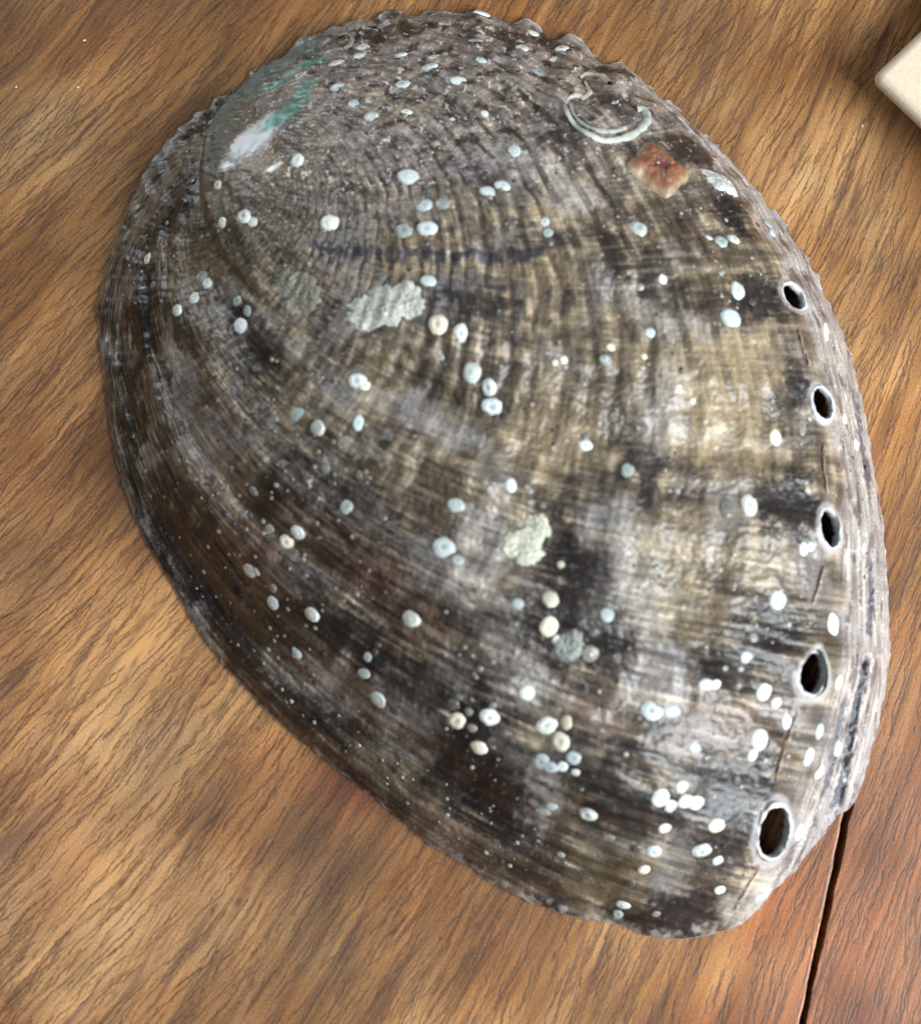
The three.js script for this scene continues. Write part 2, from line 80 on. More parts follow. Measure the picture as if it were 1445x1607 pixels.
const fbm = (x, y, n = 3) => { let s = 0, a = 0.5; for (let i = 0; i < n; i++) { s += a * noise(x, y); x = x * 2.03 + 17.3; y = y * 2.01 + 31.7; a *= 0.5; } return s * 1.3; };
const clamp = (v, a = 0, b = 1) => v < a ? a : v > b ? b : v;
const smooth = (a, b, v) => { const t = clamp((v - a) / (b - a)); return t * t * (3 - 2 * t); };
const lerp = (a, b, t) => a + (b - a) * t;
function dataTexture(data, w, h, srgb) {
  const t = new THREE.DataTexture(data, w, h, THREE.RGBAFormat, data instanceof Float32Array ? THREE.FloatType : THREE.UnsignedByteType);
  t.magFilter = THREE.LinearFilter; t.minFilter = THREE.LinearFilter; t.colorSpace = srgb ? THREE.SRGBColorSpace : THREE.NoColorSpace; t.needsUpdate = true; return t;
}
function mesh(name, geometry, material, parent) {
  const m = new THREE.Mesh(geometry, material); m.name = name; m.castShadow = m.receiveShadow = true; parent.add(m); return m;
}
// signed distance (mm) to a polyline; positive to the left of its direction; also how far along (0..1)
function toLine(pts, x, z) {
  let best = 1e9, sign = 1, along = 0;
  for (let i = 0; i < pts.length - 1; i++) {
    const [ax, az] = pts[i], [bx, bz] = pts[i + 1], ux = bx - ax, uz = bz - az, t = clamp(((x - ax) * ux + (z - az) * uz) / (ux * ux + uz * uz));
    const dx = x - ax - ux * t, dz = z - az - uz * t, d = dx * dx + dz * dz;
    if (d < best) { best = d; sign = ux * dz - uz * dx > 0 ? -1 : 1; along = (i + t) / (pts.length - 1); }
  }
  return [Math.sqrt(best), sign, along];
}
const boxOf = (pts, pad) => [Math.min(...pts.map((p) => p[0])) - pad, Math.max(...pts.map((p) => p[0])) + pad, Math.min(...pts.map((p) => p[1])) - pad, Math.max(...pts.map((p) => p[1])) + pad];
const inBox = (b, x, z) => x > b[0] && x < b[1] && z > b[2] && z < b[3];

// ---------------------------------------------------------------- the wooden table top
{
  const X0 = -100, Z0 = -110, WX = 200, WZ = 220, TW = 2048, TH = 2048, sx = TW / WX, sz = TH / WZ;
  const angle = (x, z) => {                                         // the way the grain runs, steeper to the right
    const u = clamp((x + 72) / 145, -0.4, 1.4);
    return (48 + 21 * Math.sign(u) * Math.abs(u) ** 1.3 + 9 * (z / 80) * Math.max(0, u) + 8 * noise(x * 0.03 + 5, z * 0.03) + 4 * noise(x * 0.12, z * 0.12 + 9)) * Math.PI / 180;
  };
  const F = (x) => { const u = x + 72; return 1.11 * u + 0.0045 * u * u; };
  const pore = new Float32Array(TW * TH), pale = new Float32Array(TW * TH);
  const stroke = (buf, x, z, L, wd, depth, wob) => {
    const st = 0.07, n = Math.ceil(L / st), ph = rnd() * 100;
    for (let i = 0; i < n; i++) {
      const a = angle(x, z) + wob * noise(i * st * 0.7 + ph, ph), t = i / n, w = wd * Math.sin(Math.PI * Math.min(1, t * 1.02)) ** 0.6 * (0.75 + 0.5 * noise(i * st * 1.6 + ph, 3)) + 0.02;
      const k = depth * Math.min(1, 5 * t, 5 * (1 - t)) * (0.7 + 0.3 * noise(i * st * 0.9, ph));
      const R = Math.ceil(w * 1.9 * sx), cx = (x - X0) * sx, cz = (z - Z0) * sz;
      for (let b = Math.max(0, Math.floor(cz - R)); b <= Math.min(TH - 1, cz + R); b++) for (let c = Math.max(0, Math.floor(cx - R)); c <= Math.min(TW - 1, cx + R); c++) {
        const d = Math.hypot((c - cx) / sx, (b - cz) / sz) / w, v = k * Math.exp(-d * d * 1.4), at = b * TW + c;
        if (v > buf[at]) buf[at] = v;
      }
      x += Math.cos(a) * st; z -= Math.sin(a) * st;
    }
  };
  for (let i = 0; i < 9000; i++) {
    const x = X0 + rnd() * WX, z = Z0 + rnd() * WZ, den = 0.45 + 0.6 * noise(x * 0.045, z * 0.045 + 40) + 0.25 * smooth(10, -50, x);
    if (rnd() > den + 0.25) continue;
    stroke(pore, x, z, 2 + rnd() * rnd() * 20, 0.10 + 0.24 * rnd() * rnd(), 0.6 + 0.4 * rnd(), 0.45);
  }
  for (let i = 0; i < 1900; i++) stroke(pore, X0 - 10 + rnd() * WX, Z0 + 10 + rnd() * WZ, 6 + rnd() * 26, 0.10 + 0.11 * rnd(), 0.65 + 0.35 * rnd(), 0.35);
  for (let i = 0; i < 6000; i++) stroke(pore, X0 + rnd() * WX, Z0 + rnd() * WZ, 0.6 + rnd() * 2.2, 0.045 + 0.05 * rnd(), 0.2 + 0.35 * rnd(), 0.6);
  for (let i = 0; i < 5000; i++) stroke(pale, X0 + rnd() * WX, Z0 + rnd() * WZ, 0.8 + rnd() * 4, 0.05 + 0.07 * rnd(), 0.2 + 0.6 * rnd(), 0.4);
  const col = new Uint8Array(TW * TH * 4), bump = new Float32Array(TW * TH * 4), rough = new Uint8Array(TW * TH * 4);
  for (let j = 0; j < TH; j++) for (let i = 0; i < TW; i++) {
    const x = X0 + (i + 0.5) / sx, z = Z0 + (j + 0.5) / sz, at = j * TW + i;
    const w = z + F(x) + 3 * noise(x * 0.03, z * 0.03) + 0.8 * noise(x * 0.11, z * 0.11 + 7) + 0.16 * noise(x * 0.5, z * 0.5), s = x - z;
    const band = fbm(w * 0.11, s * 0.009 + 3, 3), mid = fbm(w * 0.55, s * 0.035, 3), fine = noise(w * 1.7, s * 0.10) * 0.6 + noise(w * 3.6, s * 0.25) * 0.4;
    const blotch = fbm(x * 0.028 + 50, z * 0.028, 3), red = smooth(0.0, 0.8, 0.5 * fbm(x * 0.03 + 9, z * 0.03 + 60, 3) + 0.62 * smooth(15, 65, x) * smooth(-30, 60, z) + 0.5 * Math.exp(-(((x + 18) / 9) ** 2) - (((z - 43) / 6) ** 2)) - 0.12);
    const grit = noise(x * 7, z * 7);
    const seam1 = smooth(0.16, 0.02, Math.abs(noise(w * 0.26 + 40, s * 0.013))) * smooth(-0.25, 0.35, noise(w * 0.2, s * 0.05 + 60)), seam2 = smooth(0.22, 0.03, Math.abs(noise(w * 0.55 + 10, s * 0.022 + 20))) * smooth(-0.1, 0.5, noise(w * 0.31 + 5, s * 0.07));
    const seam3 = smooth(0.2, 0.04, Math.abs(noise(w * 1.0 + 30, s * 0.04 + 50))) * smooth(0.0, 0.5, noise(w * 0.4 + 15, s * 0.09 + 5));
    const line = Math.max(0.85 * seam1, 0.55 * seam2, 0.45 * seam3) * smooth(-0.35, 0.35, noise(x * 0.028 + 71, z * 0.028 + 13) + 0.4 * noise(x * 0.09, z * 0.09 + 31)) * (0.7 + 0.5 * noise(s * 0.4, w * 0.8));
    let t = 0.57 + 0.2 * band + 0.13 * mid + 0.08 * fine + 0.5 * blotch + 0.15 * grit + 0.13 * noise(x * 3.1, z * 3.1);
    t = clamp(t);
    // dark heartwood to pale gold
    let r, g, b;
    if (t < 0.5) { const k = t / 0.5; r = lerp(72, 138, k); g = lerp(50, 98, k); b = lerp(33, 60, k); }
    else { const k = (t - 0.5) / 0.5; r = lerp(138, 200, k); g = lerp(98, 156, k); b = lerp(60, 106, k); }
    r = lerp(r, r * 1.03, red); g = lerp(g, g * 0.88, red); b = lerp(b, b * 0.92, red);
    const purple = smooth(0.15, 0.7, fbm(w * 0.3 + 80, s * 0.03, 2)) * 0.5;
    r = lerp(r, 92, purple); g = lerp(g, 64, purple); b = lerp(b, 50, purple);
    const hue = fbm(x * 0.04 + 33, z * 0.04 + 2, 3) + 0.4 * mid; r *= 1.0 + 0.05 * hue; g *= 0.98 - 0.03 * hue; b *= 0.95 - 0.13 * hue;
    const p = pore[at], q = pale[at] * 0.3;
    r = lerp(r, 230, q); g = lerp(g, 184, q); b = lerp(b, 124, q);
    const pk = clamp(Math.max(p * 0.9, 0.78 * line)); r = lerp(r, 50, pk); g = lerp(g, 29, pk); b = lerp(b, 18, pk);
    col[at * 4] = clamp(r, 0, 255); col[at * 4 + 1] = clamp(g, 0, 255); col[at * 4 + 2] = clamp(b, 0, 255); col[at * 4 + 3] = 255;
    const hgt = 0.6 - 0.5 * Math.max(p, 0.35 * line) + 0.04 * grit;
    bump[at * 4] = bump[at * 4 + 1] = bump[at * 4 + 2] = hgt; bump[at * 4 + 3] = 1;
    const ro = clamp(0.38 + 0.06 * mid + 0.3 * p + 0.06 * grit) * 255; rough[at * 4] = rough[at * 4 + 1] = rough[at * 4 + 2] = ro; rough[at * 4 + 3] = 255;
  }
  const maps = [dataTexture(col, TW, TH, true), dataTexture(bump, TW, TH), dataTexture(rough, TW, TH)];
  for (const t of maps) t.wrapS = t.wrapT = THREE.MirroredRepeatWrapping;
  const wood = new THREE.MeshPhysicalMaterial({ map: maps[0], bumpMap: maps[1], bumpScale: 0.00007, roughnessMap: maps[2], roughness: 1, specularIntensity: 1 });
  // sheet with a real crack: columns follow the crack line
  const crackX = (z) => {
    if (z <= CRACK[0][1]) return CRACK[0][0] - (z - CRACK[0][1]) * 0.24;
    for (let i = 0; i < CRACK.length - 1; i++) if (z <= CRACK[i + 1][1]) return lerp(CRACK[i][0], CRACK[i + 1][0], (z - CRACK[i][1]) / (CRACK[i + 1][1] - CRACK[i][1]));
    const n = CRACK.length - 1; return CRACK[n][0] - (z - CRACK[n][1]) * 0.2;
  };
  const crackW = (z) => 0.01 + (0.62 + 0.12 * noise(z * 0.2, 4)) * smooth(37, 46, z) * (1 - 0.35 * smooth(50, 95, z)) * (1 - smooth(140, 170, z));
  const zs = []; for (let z = -260; z <= 260; z += (z >= 30 && z < 100) ? 0.5 : 5) zs.push(z);
  const us = [-330, -260, -200, -100, -50, -20, -8, -3, -1.6, -1.2, -0.95, -0.8, -0.6, 0.6, 0.8, 0.95, 1.2, 1.6, 3, 8, 20, 50, 100, 200, 260];
  const pos = [], uv = [], idx = [];
  for (const z of zs) for (const u of us) {
    const w = crackW(z), wave = 0.12 * noise(z * 0.3, 2) + 0.04 * noise(z * 0.9, 6);
    let x, y = 0;
    if (Math.abs(u) <= 1.6 && z < 36.5) x = u * 0.5;
    else if (Math.abs(u) <= 1.6) { x = u * w; y = Math.abs(u) >= 1.6 ? 0 : Math.abs(u) >= 1.2 ? -0.03 : Math.abs(u) >= 0.95 ? -0.12 : Math.abs(u) >= 0.8 ? -0.7 : -3.2; if (y < -0.5) y = y * smooth(37, 42, z); else y *= smooth(37, 42, z); x = Math.sign(u) * Math.min(1, Math.abs(u)) * w + (Math.abs(u) > 1 ? (u - Math.sign(u)) * w * 0.6 : 0) + wave * smooth(37, 46, z); }
    else x = u;
    x += crackX(clamp(z, 20, 110)) * Math.max(0, 1 - Math.abs(u) / 200);
    pos.push(x * MM, y * MM, z * MM); uv.push((x - X0) / WX, (z - Z0) / WZ);
  }
  const n = us.length;
  for (let j = 0; j < zs.length - 1; j++) for (let i = 0; i < n - 1; i++) { const a = j * n + i, b = a + 1, c = a + n, d = c + 1; idx.push(a, c, b, b, c, d); }
  // the slab's sides
  const edge = []; for (let i = 0; i < n; i++) edge.push(i); for (let j = 1; j < zs.length; j++) edge.push(j * n + n - 1); for (let i = n - 2; i >= 0; i--) edge.push((zs.length - 1) * n + i); for (let j = zs.length - 2; j > 0; j--) edge.push(j * n);
  const first = pos.length / 3;
  for (const e of edge) { pos.push(pos[e * 3], pos[e * 3 + 1], pos[e * 3 + 2], pos[e * 3], -0.03, pos[e * 3 + 2]); uv.push(uv[e * 2], uv[e * 2 + 1], uv[e * 2] + 0.1, uv[e * 2 + 1] + 0.1); }
  for (let k = 0; k < edge.length; k++) { const a = first + 2 * k, b = first + 2 * ((k + 1) % edge.length); idx.push(a, b, a + 1, b, b + 1, a + 1); }
  const g = new THREE.BufferGeometry();
  g.setAttribute('position', new THREE.Float32BufferAttribute(pos, 3)); g.setAttribute('uv', new THREE.Float32BufferAttribute(uv, 2)); g.setIndex(idx); g.computeVertexNormals();
  const nn = g.attributes.normal; for (let j = 0; j < zs.length; j++) for (let i = 0; i < n; i++) if (Math.abs(us[i]) >= 1.5 || zs[j] < 38) nn.setXYZ(j * n + i, 0, 1, 0);
  const t = mesh('table_top', g, wood, scene);
  t.userData = { kind: 'structure', label: 'brown wooden table top with slanting grain and one long dark crack', category: 'table top' };
}

// ---------------------------------------------------------------- the shell's form
const rimPolar = RIM.map(([x, z]) => [Math.atan2(z - POLE[1], x - POLE[0]), Math.hypot(x - POLE[0], z - POLE[1])]).sort((a, b) => a[0] - b[0]);
const NR = 4096, rimTable = new Float32Array(NR);
{
  const n = rimPolar.length, get = (i) => { const k = ((i % n) + n) % n; return [rimPolar[k][0] + 2 * Math.PI * Math.floor(i / n), rimPolar[k][1]]; };
  let i = -1;
  for (let k = 0; k < NR; k++) {
    const t = -Math.PI + (k / NR) * 2 * Math.PI; while (get(i + 1)[0] <= t) i++;
    const p0 = get(i - 1), p1 = get(i), p2 = get(i + 1), p3 = get(i + 2), u = (t - p1[0]) / (p2[0] - p1[0]), d = p2[0] - p1[0];
    const m1 = d * (p2[1] - p0[1]) / (p2[0] - p0[0]), m2 = d * (p3[1] - p1[1]) / (p3[0] - p1[0]), u2 = u * u, u3 = u2 * u;
    rimTable[k] = (2 * u3 - 3 * u2 + 1) * p1[1] + (u3 - 2 * u2 + u) * m1 + (-2 * u3 + 3 * u2) * p2[1] + (u3 - u2) * m2;
  }
}
const rimAt = (t) => { let f = (t + Math.PI) / (2 * Math.PI) * NR; f = ((f % NR) + NR) % NR; const i = Math.floor(f); return lerp(rimTable[i], rimTable[(i + 1) % NR], f - i); };
const SUTURE_BOX = boxOf(SUTURE, 26), SEAM_BOXES = SEAMS.map((p) => boxOf(p, 4)), GROOVE_BOXES = GROOVES.map((p) => boxOf(p, 4));
const polar = (x, z) => { const t = Math.atan2(z - POLE[1], x - POLE[0]); return [t, Math.hypot(x - POLE[0], z - POLE[1]) / rimAt(t)]; };
function broad(x, z) {                                               // the dome and the spire
  const [t, rho] = polar(x, z), n = 3.2 + Math.cos(t);
  let y = 0.9 + 27 * (1 - Math.min(rho, 1) ** n);
  const a = (x - APEX[0]) ** 2 + (z - APEX[1]) ** 2; y += 3.5 * Math.exp(-a / 162) * smooth(1, 0.9, rho);
  return y;
}
// growth (g) and cord (q) coordinates: the spiral that the row of holes follows, and the lines of growth across it
function spiral(x, z) {
  const dx = x - APEX[0], dz = z - APEX[1], lr = Math.log(Math.hypot(dx, dz) + 0.8); let phi = Math.atan2(dz, dx); if (phi < -2.2) phi += 2 * Math.PI;
  const g0 = phi + 0.7 * (lr - 4), c = lerp(0.45, 0.9, smooth(0.3, 1.7, g0));
  return [phi + c * (lr - 4), lr - 0.6 * phi, lr, phi];
}
function relief(x, z) {
  const [g, q, lr] = spiral(x, z), [, rho] = polar(x, z), r = Math.exp(lr), size = clamp(r / 40, 0.15, 1.3);
  const wob = 0.02 * noise(g * 6, q * 6);
  const upper = smooth(1.3, 0.4, g), lower = 1 - upper;
  let h = 0;
  h += size * (0.16 + 0.1 * upper) * Math.sin((q + wob) * 2 * Math.PI / 0.078) * (0.6 + 0.5 * noise(g * 5, q * 3));      // cords
  h += size * (0.5 + 0.5 * lower) * (1.9 * noise(g * 4.2 + 3, q * 1.5 + 2) + 0.55 * noise(g * 11, q * 1.6)) + (0.8 - 0.4 * upper) * size * noise(q * 6 + 4, g * 2.6);                                                     // folds along the lines of growth
  const patchy = smooth(-0.3, 0.6, fbm(x * 0.11 + 60, z * 0.11, 2)) * (0.45 + 0.9 * smooth(1.0, 1.6, g)); h += patchy * size * (0.2 * noise(g * 38 + 2 * noise(g * 6, q * 4), q * 6) + 0.1 * noise(g * 90, q * 14));
  h += 0.26 * fbm(x * 0.35, z * 0.35, 3) + 0.07 * noise(x * 1.4, z * 1.4);
  const crust = smooth(0.35, -0.5, g) * smooth(8, 22, r); h += crust * (0.3 * fbm(x * 0.6 + 30, z * 0.6, 3) + 0.1 * Math.abs(noise(x * 1.9, z * 1.9)));
  for (const [cx, cz, rx, rz, rot] of TUBERCLES) { const dx = x - cx, dz = z - cz; if (dx * dx + dz * dz > 120) continue; const c = Math.cos(rot), s = Math.sin(rot), e = ((dx * c + dz * s) / rx) ** 2 + ((-dx * s + dz * c) / rz) ** 2, k = Math.exp(-e * 1.6); h = h * (1 - 0.25 * k) - 0.55 * k; }
  for (let k = 0; k < 2; k++) { const [cx, cz, rx, rz, rot] = NACRE[k], dx = x - cx, dz = z - cz; if (dx * dx + dz * dz > 90) continue; const c = Math.cos(rot), s = Math.sin(rot); h *= 1 - 0.9 * Math.exp(-(((dx * c + dz * s) / rx) ** 2 + ((-dx * s + dz * c) / rz) ** 2)); }
  const keel = smooth(4.33, 4.4, q); h += keel * (0.2 * Math.sin((q + 0.01 * noise(g * 8, 1)) * 2 * Math.PI / 0.05) + 0.15 * noise(g * 30, q * 60)); // grooves between holes and rim
  if (q > 4.2 && q < 4.42) h += 0.9 * Math.exp(-(((q - 4.30) / 0.05) ** 2)) * smooth(-0.2, 0.3, g);                   // the ridge that carries the holes
  for (let k = 0; k < SEAMS.length; k++) if (inBox(SEAM_BOXES[k], x, z)) { const [d, s, a] = toLine(SEAMS[k], x, z); if (d < 2.5) h += smooth(0, 0.2, a) * smooth(1, 0.85, a) * (s > 0 ? 0.3 * Math.exp(-d / 0.8) : -0.32 * Math.exp(-d / 0.5)); }
  for (let k = 0; k < GROOVES.length; k++) if (inBox(GROOVE_BOXES[k], x, z)) { const [d, , a] = toLine(GROOVES[k], x + 0.5 * noise(x, z), z); if (d < 3) h -= (k ? 0.8 : 2.2) * smooth(0, 0.15, a) * Math.exp(-((d / (k ? 0.55 : 0.75)) ** 2)) * (0.7 + 0.4 * noise(z * 0.4, k)); }
  if (inBox(SUTURE_BOX, x, z)) {
    const [d, s, a] = toLine(SUTURE, x, z), taper = smooth(1.0, 0.72, a) * smooth(0, 0.15, a);
    const deep = smooth(0.75, 0.3, a); if (s < 0) h -= taper * (1.7 + 1.8 * deep) * Math.exp(-d / 5) * smooth(0, 0.9 - 0.45 * deep, d); else h += taper * 0.3 * Math.exp(-d / 2.5);
  }
  { const t = Math.atan2(z - POLE[1], x - POLE[0]), top = smooth(-2.7, -2.2, t) * smooth(-0.2, -0.7, t); h += top * smooth(0.8, 0.97, rho) * 1.1 * noise(t * 17 + 8, rho * 3); }
  return h * smooth(1.01, 0.95, rho) + 0.35 * (1 - smooth(1, 0.93, rho)) * noise(x * 0.5, z * 0.5);
}
const surface = (x, z) => Math.max(broad(x, z) + relief(x, z), 0.5);
function normalAt(x, z, e = 0.8) {
  const v = new THREE.Vector3(broad(x - e, z) - broad(x + e, z), 2 * e, broad(x, z - e) - broad(x, z + e)); return v.normalize();
}
function seat(x, z, r) {                                            // where a growth of radius r sits: its height and the way the shell faces there
  const l = surface(x - r, z), rr = surface(x + r, z), u = surface(x, z - r), d = surface(x, z + r);
  return [Math.max((l + rr + u + d) / 4, surface(x, z)), new THREE.Vector3(l - rr, 2 * r, u - d).normalize()];
}
// how far out from a hole's middle a point is (1 = its edge)
const holeShape = HOLES.map(([cx, cz, rx, rz, rot, tear]) => (x, z) => {
  const dx = x - cx, dz = z - cz, c = Math.cos(rot), s = Math.sin(rot), u = (dx * c + dz * s), v = (-dx * s + dz * c) / rz;
  return Math.hypot(u / (rx * (1 + tear * 0.8 * clamp(v, -1.2, 0.6))), v);
});

// ---------------------------------------------------------------- the shell's colours (in its own plan, millimetres)
const SX0 = -64, SZ0 = -88, SWX = 132, SWZ = 160, STW = 1792, STH = 2048;
let shellMaterial;
{
  const KIND = { d: [37, 33, 32], o: [88, 77, 56], t: [158, 140, 110], l: [156, 152, 151], p: [190, 183, 174], s: [160, 138, 124], r: [74, 52, 42], k: [40, 33, 27], n: [76, 72, 88] };
  const blobs = PIGMENT.map(([x, z, rx, rz, rot, st, k]) => ({ x, z, rx, rz, c: Math.cos(rot), s: Math.sin(rot), st, w: k === 'd' || k === 'k' ? 1.05 : 0.78, k: KIND[k], R: Math.max(rx, rz) * 1.9 }));
  const nacre = NACRE.map(([x, z, rx, rz, rot], i) => ({ x, z, rx, rz, c: Math.cos(rot), s: Math.sin(rot), teal: (i >= 4 && i < 9) || i === 1 }));
  const scars = SCARS.map(([x, z, rx, rz, rot]) => ({ x, z, rx, rz, c: Math.cos(rot), s: Math.sin(rot) }));
  const ell = (o, x, z) => { const dx = x - o.x, dz = z - o.z, u = (dx * o.c + dz * o.s) / o.rx, v = (-dx * o.s + dz * o.c) / o.rz; return Math.sqrt(u * u + v * v); };
  const NAVY_BOX = boxOf(NAVY, 3);
  const col = new Uint8Array(STW * STH * 4), bump = new Float32Array(STW * STH * 4), rough = new Uint8Array(STW * STH * 4);
  const C = [0, 0, 0], mixTo = (c, k) => { C[0] += (c[0] - C[0]) * k; C[1] += (c[1] - C[1]) * k; C[2] += (c[2] - C[2]) * k; };
  let rowBlobs = blobs;
  for (let j = 0; j < STH; j++) for (let i = 0; i < STW; i++) {
    if (i === 0) { const rz0 = SZ0 + (j + 0.5) / STH * SWZ; rowBlobs = blobs.filter((b) => Math.abs(rz0 - b.z) < b.R + 6); }
    const x = SX0 + (i + 0.5) / STW * SWX, z = SZ0 + (j + 0.5) / STH * SWZ, at = (j * STW + i) * 4;
    const [, rho] = polar(x, z); if (rho > 1.04) { col[at] = 150; col[at + 1] = 140; col[at + 2] = 140; col[at + 3] = 255; rough[at] = rough[at + 1] = rough[at + 2] = 128; rough[at + 3] = 255; bump[at] = bump[at + 1] = bump[at + 2] = 0.5; bump[at + 3] = 1; continue; }
    const [g, q, lr] = spiral(x, z);
    const wx = x + 2.4 * fbm(x * 0.22, z * 0.22 + 40, 3) + 0.6 * noise(x * 1.3, z * 1.3), wz = z + 2.4 * fbm(x * 0.22 + 70, z * 0.22, 3) + 0.6 * noise(x * 1.3 + 9, z * 1.3);
    const young = smooth(0.9, 1.4, g), plaid = (0.5 - 0.4 * young) * noise(q * 26 + 1.5 * noise(g * 3, q), g * 5) + (0.5 + 0.3 * young) * noise(g * 16, q * 4), cell = noise(q * 26, g * 22), lump = fbm(x * 0.13, z * 0.13, 3);
    const keel = smooth(4.315, 4.37, q + 0.015 * noise(g * 12, q * 10));
    const streak = lerp(noise(g * 70, q * 7) * 0.6 + noise(g * 150, q * 16) * 0.4, noise(q * 130, g * 5) * 0.6 + noise(q * 260, g * 11) * 0.4, keel), cord = noise(q * 75, g * 9);
    let t = 0.40 - 0.05 * young + 0.22 * plaid + (0.24 - 0.16 * young) * cell + 0.26 * lump + (0.14 + 0.16 * young) * streak + (0.09 - 0.06 * young) * cord;
    t = clamp(t);
    if (t < 0.4) { const k = t / 0.4; C[0] = lerp(46, 92, k); C[1] = lerp(40, 82, k); C[2] = lerp(38, 69, k); }
    else if (t < 0.7) { const k = (t - 0.4) / 0.3; C[0] = lerp(92, 156, k); C[1] = lerp(82, 140, k); C[2] = lerp(69, 118, k); }
    else { const k = (t - 0.7) / 0.3; C[0] = lerp(156, 198, k); C[1] = lerp(140, 184, k); C[2] = lerp(118, 168, k); }
    mixTo([124, 121, 120], 0.55 * smooth(0.05, 0.5, fbm(x * 0.09 + 20, z * 0.09 + 11, 3) + 0.25 * streak));
    mixTo([172, 165, 162], keel * (0.72 + 0.25 * streak));
    if (keel > 0.05) { mixTo([64, 55, 52], keel * 0.6 * smooth(0.16, 0.46, fbm(g * 11 + 4, q * 60, 3) + 0.1 * noise(x * 2, z * 2))); mixTo([206, 200, 194], keel * 0.5 * smooth(0.3, 0.6, noise(q * 90 + 7, g * 30) * 0.6 + noise(x * 1.9, z * 1.9) * 0.5)); }
    const old = smooth(0.35, -0.25, g + 0.15 * lump) * (1 - keel) * smooth(2.2, 3.1, lr);
    if (old > 0.02) { mixTo([158, 147, 141], old * 0.48); mixTo([50, 43, 39], old * 0.85 * smooth(0.05, 0.4, fbm(x * 0.33 + 12, z * 0.5, 3) + 0.2 * streak)); mixTo([176, 158, 146], old * 0.5 * smooth(0.25, 0.6, fbm(g * 11, q * 4 + 9, 3))); }
    for (const b of rowBlobs) {
      const dx = wx - b.x, dz = wz - b.z; if (dx > b.R || dx < -b.R || dz > b.R || dz < -b.R) continue;
      const u = (dx * b.c + dz * b.s) / b.rx, v = (-dx * b.s + dz * b.c) / b.rz, e = Math.sqrt(u * u + v * v); if (e > 1.9) continue;
      mixTo(b.k, clamp(b.st * b.w * smooth(1.3, 0.62, e + 0.2 * streak + 0.16 * cell + 0.2 * noise(x * 0.9, z * 0.9) + 0.16 * noise(x * 2.2, z * 2.2)) * (0.9 + 0.15 * cord)));
    }
    // fine streaks and grain over everything
    const newer = smooth(0.9, 1.5, g) * (1 - keel), fine = 1 + (0.14 + 0.2 * newer) * streak + (0.10 - 0.08 * newer) * cord + 0.13 * noise(x * 3.2, z * 3.2) + 0.09 * noise(x * 7.1, z * 7.1);
    C[0] *= fine; C[1] *= fine; C[2] *= fine;
    // brown lines between the cords on the older half
    const cordLine = Math.sin((q + 0.02 * noise(g * 6, q * 6)) * 2 * Math.PI / 0.078), upper = smooth(1.05, 0.55, g) * smooth(4.3, 4.1, q) * smooth(-0.9, -0.3, g);
    mixTo([50, 42, 36], 0.75 * upper * smooth(-0.35, -0.9, cordLine) * (0.6 + 0.6 * noise(g * 9, q * 11)));
    // pale threads of growth
    mixTo([190, 170, 146], 0.42 * smooth(0.52, 0.75, noise(g * 34, q * 1.6 + 4)) * (0.5 + 0.5 * noise(g * 11, q * 20)));
    // pale crusty grains
    const grains = smooth(0.42 - 0.12 * smooth(0.4, -0.3, g), 0.72 - 0.12 * smooth(0.4, -0.3, g), noise(x * 0.8, z * 0.8 + 3) * 0.65 + noise(x * 2.1, z * 2.1) * 0.45) * (0.25 + 0.75 * smooth(0.5, -0.4, g));
    mixTo([206, 202, 194], 0.85 * grains);
    let bite = 0;
    if (inBox(NAVY_BOX, x, z)) { const [d] = toLine(NAVY, wx * 0.25 + x * 0.75, wz * 0.25 + z * 0.75); mixTo([46, 45, 54], 0.8 * smooth(1.15, 0.35, d + 0.4 * cell + 0.4 * noise(q * 26, 3)) * smooth(-0.9, 0.0, noise(q * 30 + 4, g * 12))); }
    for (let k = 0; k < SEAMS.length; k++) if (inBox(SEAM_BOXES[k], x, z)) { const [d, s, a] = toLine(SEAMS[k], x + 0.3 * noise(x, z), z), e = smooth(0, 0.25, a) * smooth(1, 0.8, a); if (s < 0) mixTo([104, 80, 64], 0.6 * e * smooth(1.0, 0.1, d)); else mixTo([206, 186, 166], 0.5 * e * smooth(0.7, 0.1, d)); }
    for (let k = 0; k < GROOVES.length; k++) if (inBox(GROOVE_BOXES[k], x, z)) { const [d, , a] = toLine(GROOVES[k], x + 0.5 * noise(x, z), z); mixTo([84, 84, 92], 0.8 * smooth(0, 0.2, a) * smooth(0.9, 0.3, d + 0.4 * streak)); }
    // green film on the spire's far edge
    if (inBox(SUTURE_BOX, x, z)) { const [d, s, a] = toLine(SUTURE, x, z); if (s > 0) mixTo([70, 92, 80], 0.75 * smooth(0.62, 0.4, a) * smooth(5.5, 1.5, d + 1.6 * noise(x * 0.6, z * 0.6))); }
    let shine = 0;
    for (const o of nacre) { const e = ell(o, wx * 0.35 + x * 0.65, wz * 0.35 + z * 0.65) + 0.10 * noise(x * 1.6, z * 1.6); if (e < 1.35) { const k = smooth(1.22, 0.5, e), n1 = noise(x * 0.8 + 3, z * 0.8), n2 = noise(x * 2.1, z * 2.1), tl = o.teal ? 1 : 0.22 * smooth(0, 0.6, noise(x * 0.5, z * 0.5)), tc = n1 > 0 ? [lerp(88, 176, n1), lerp(172, 226, n1), lerp(158, 216, n1)] : [lerp(88, 40, -n1), lerp(172, 92, -n1), lerp(158, 82, -n1)]; mixTo([lerp(242, tc[0], tl), lerp(245, tc[1], tl), lerp(249, tc[2], tl)], k * (0.97 - tl * (0.35 - 0.3 * n2))); shine = Math.max(shine, k); } }
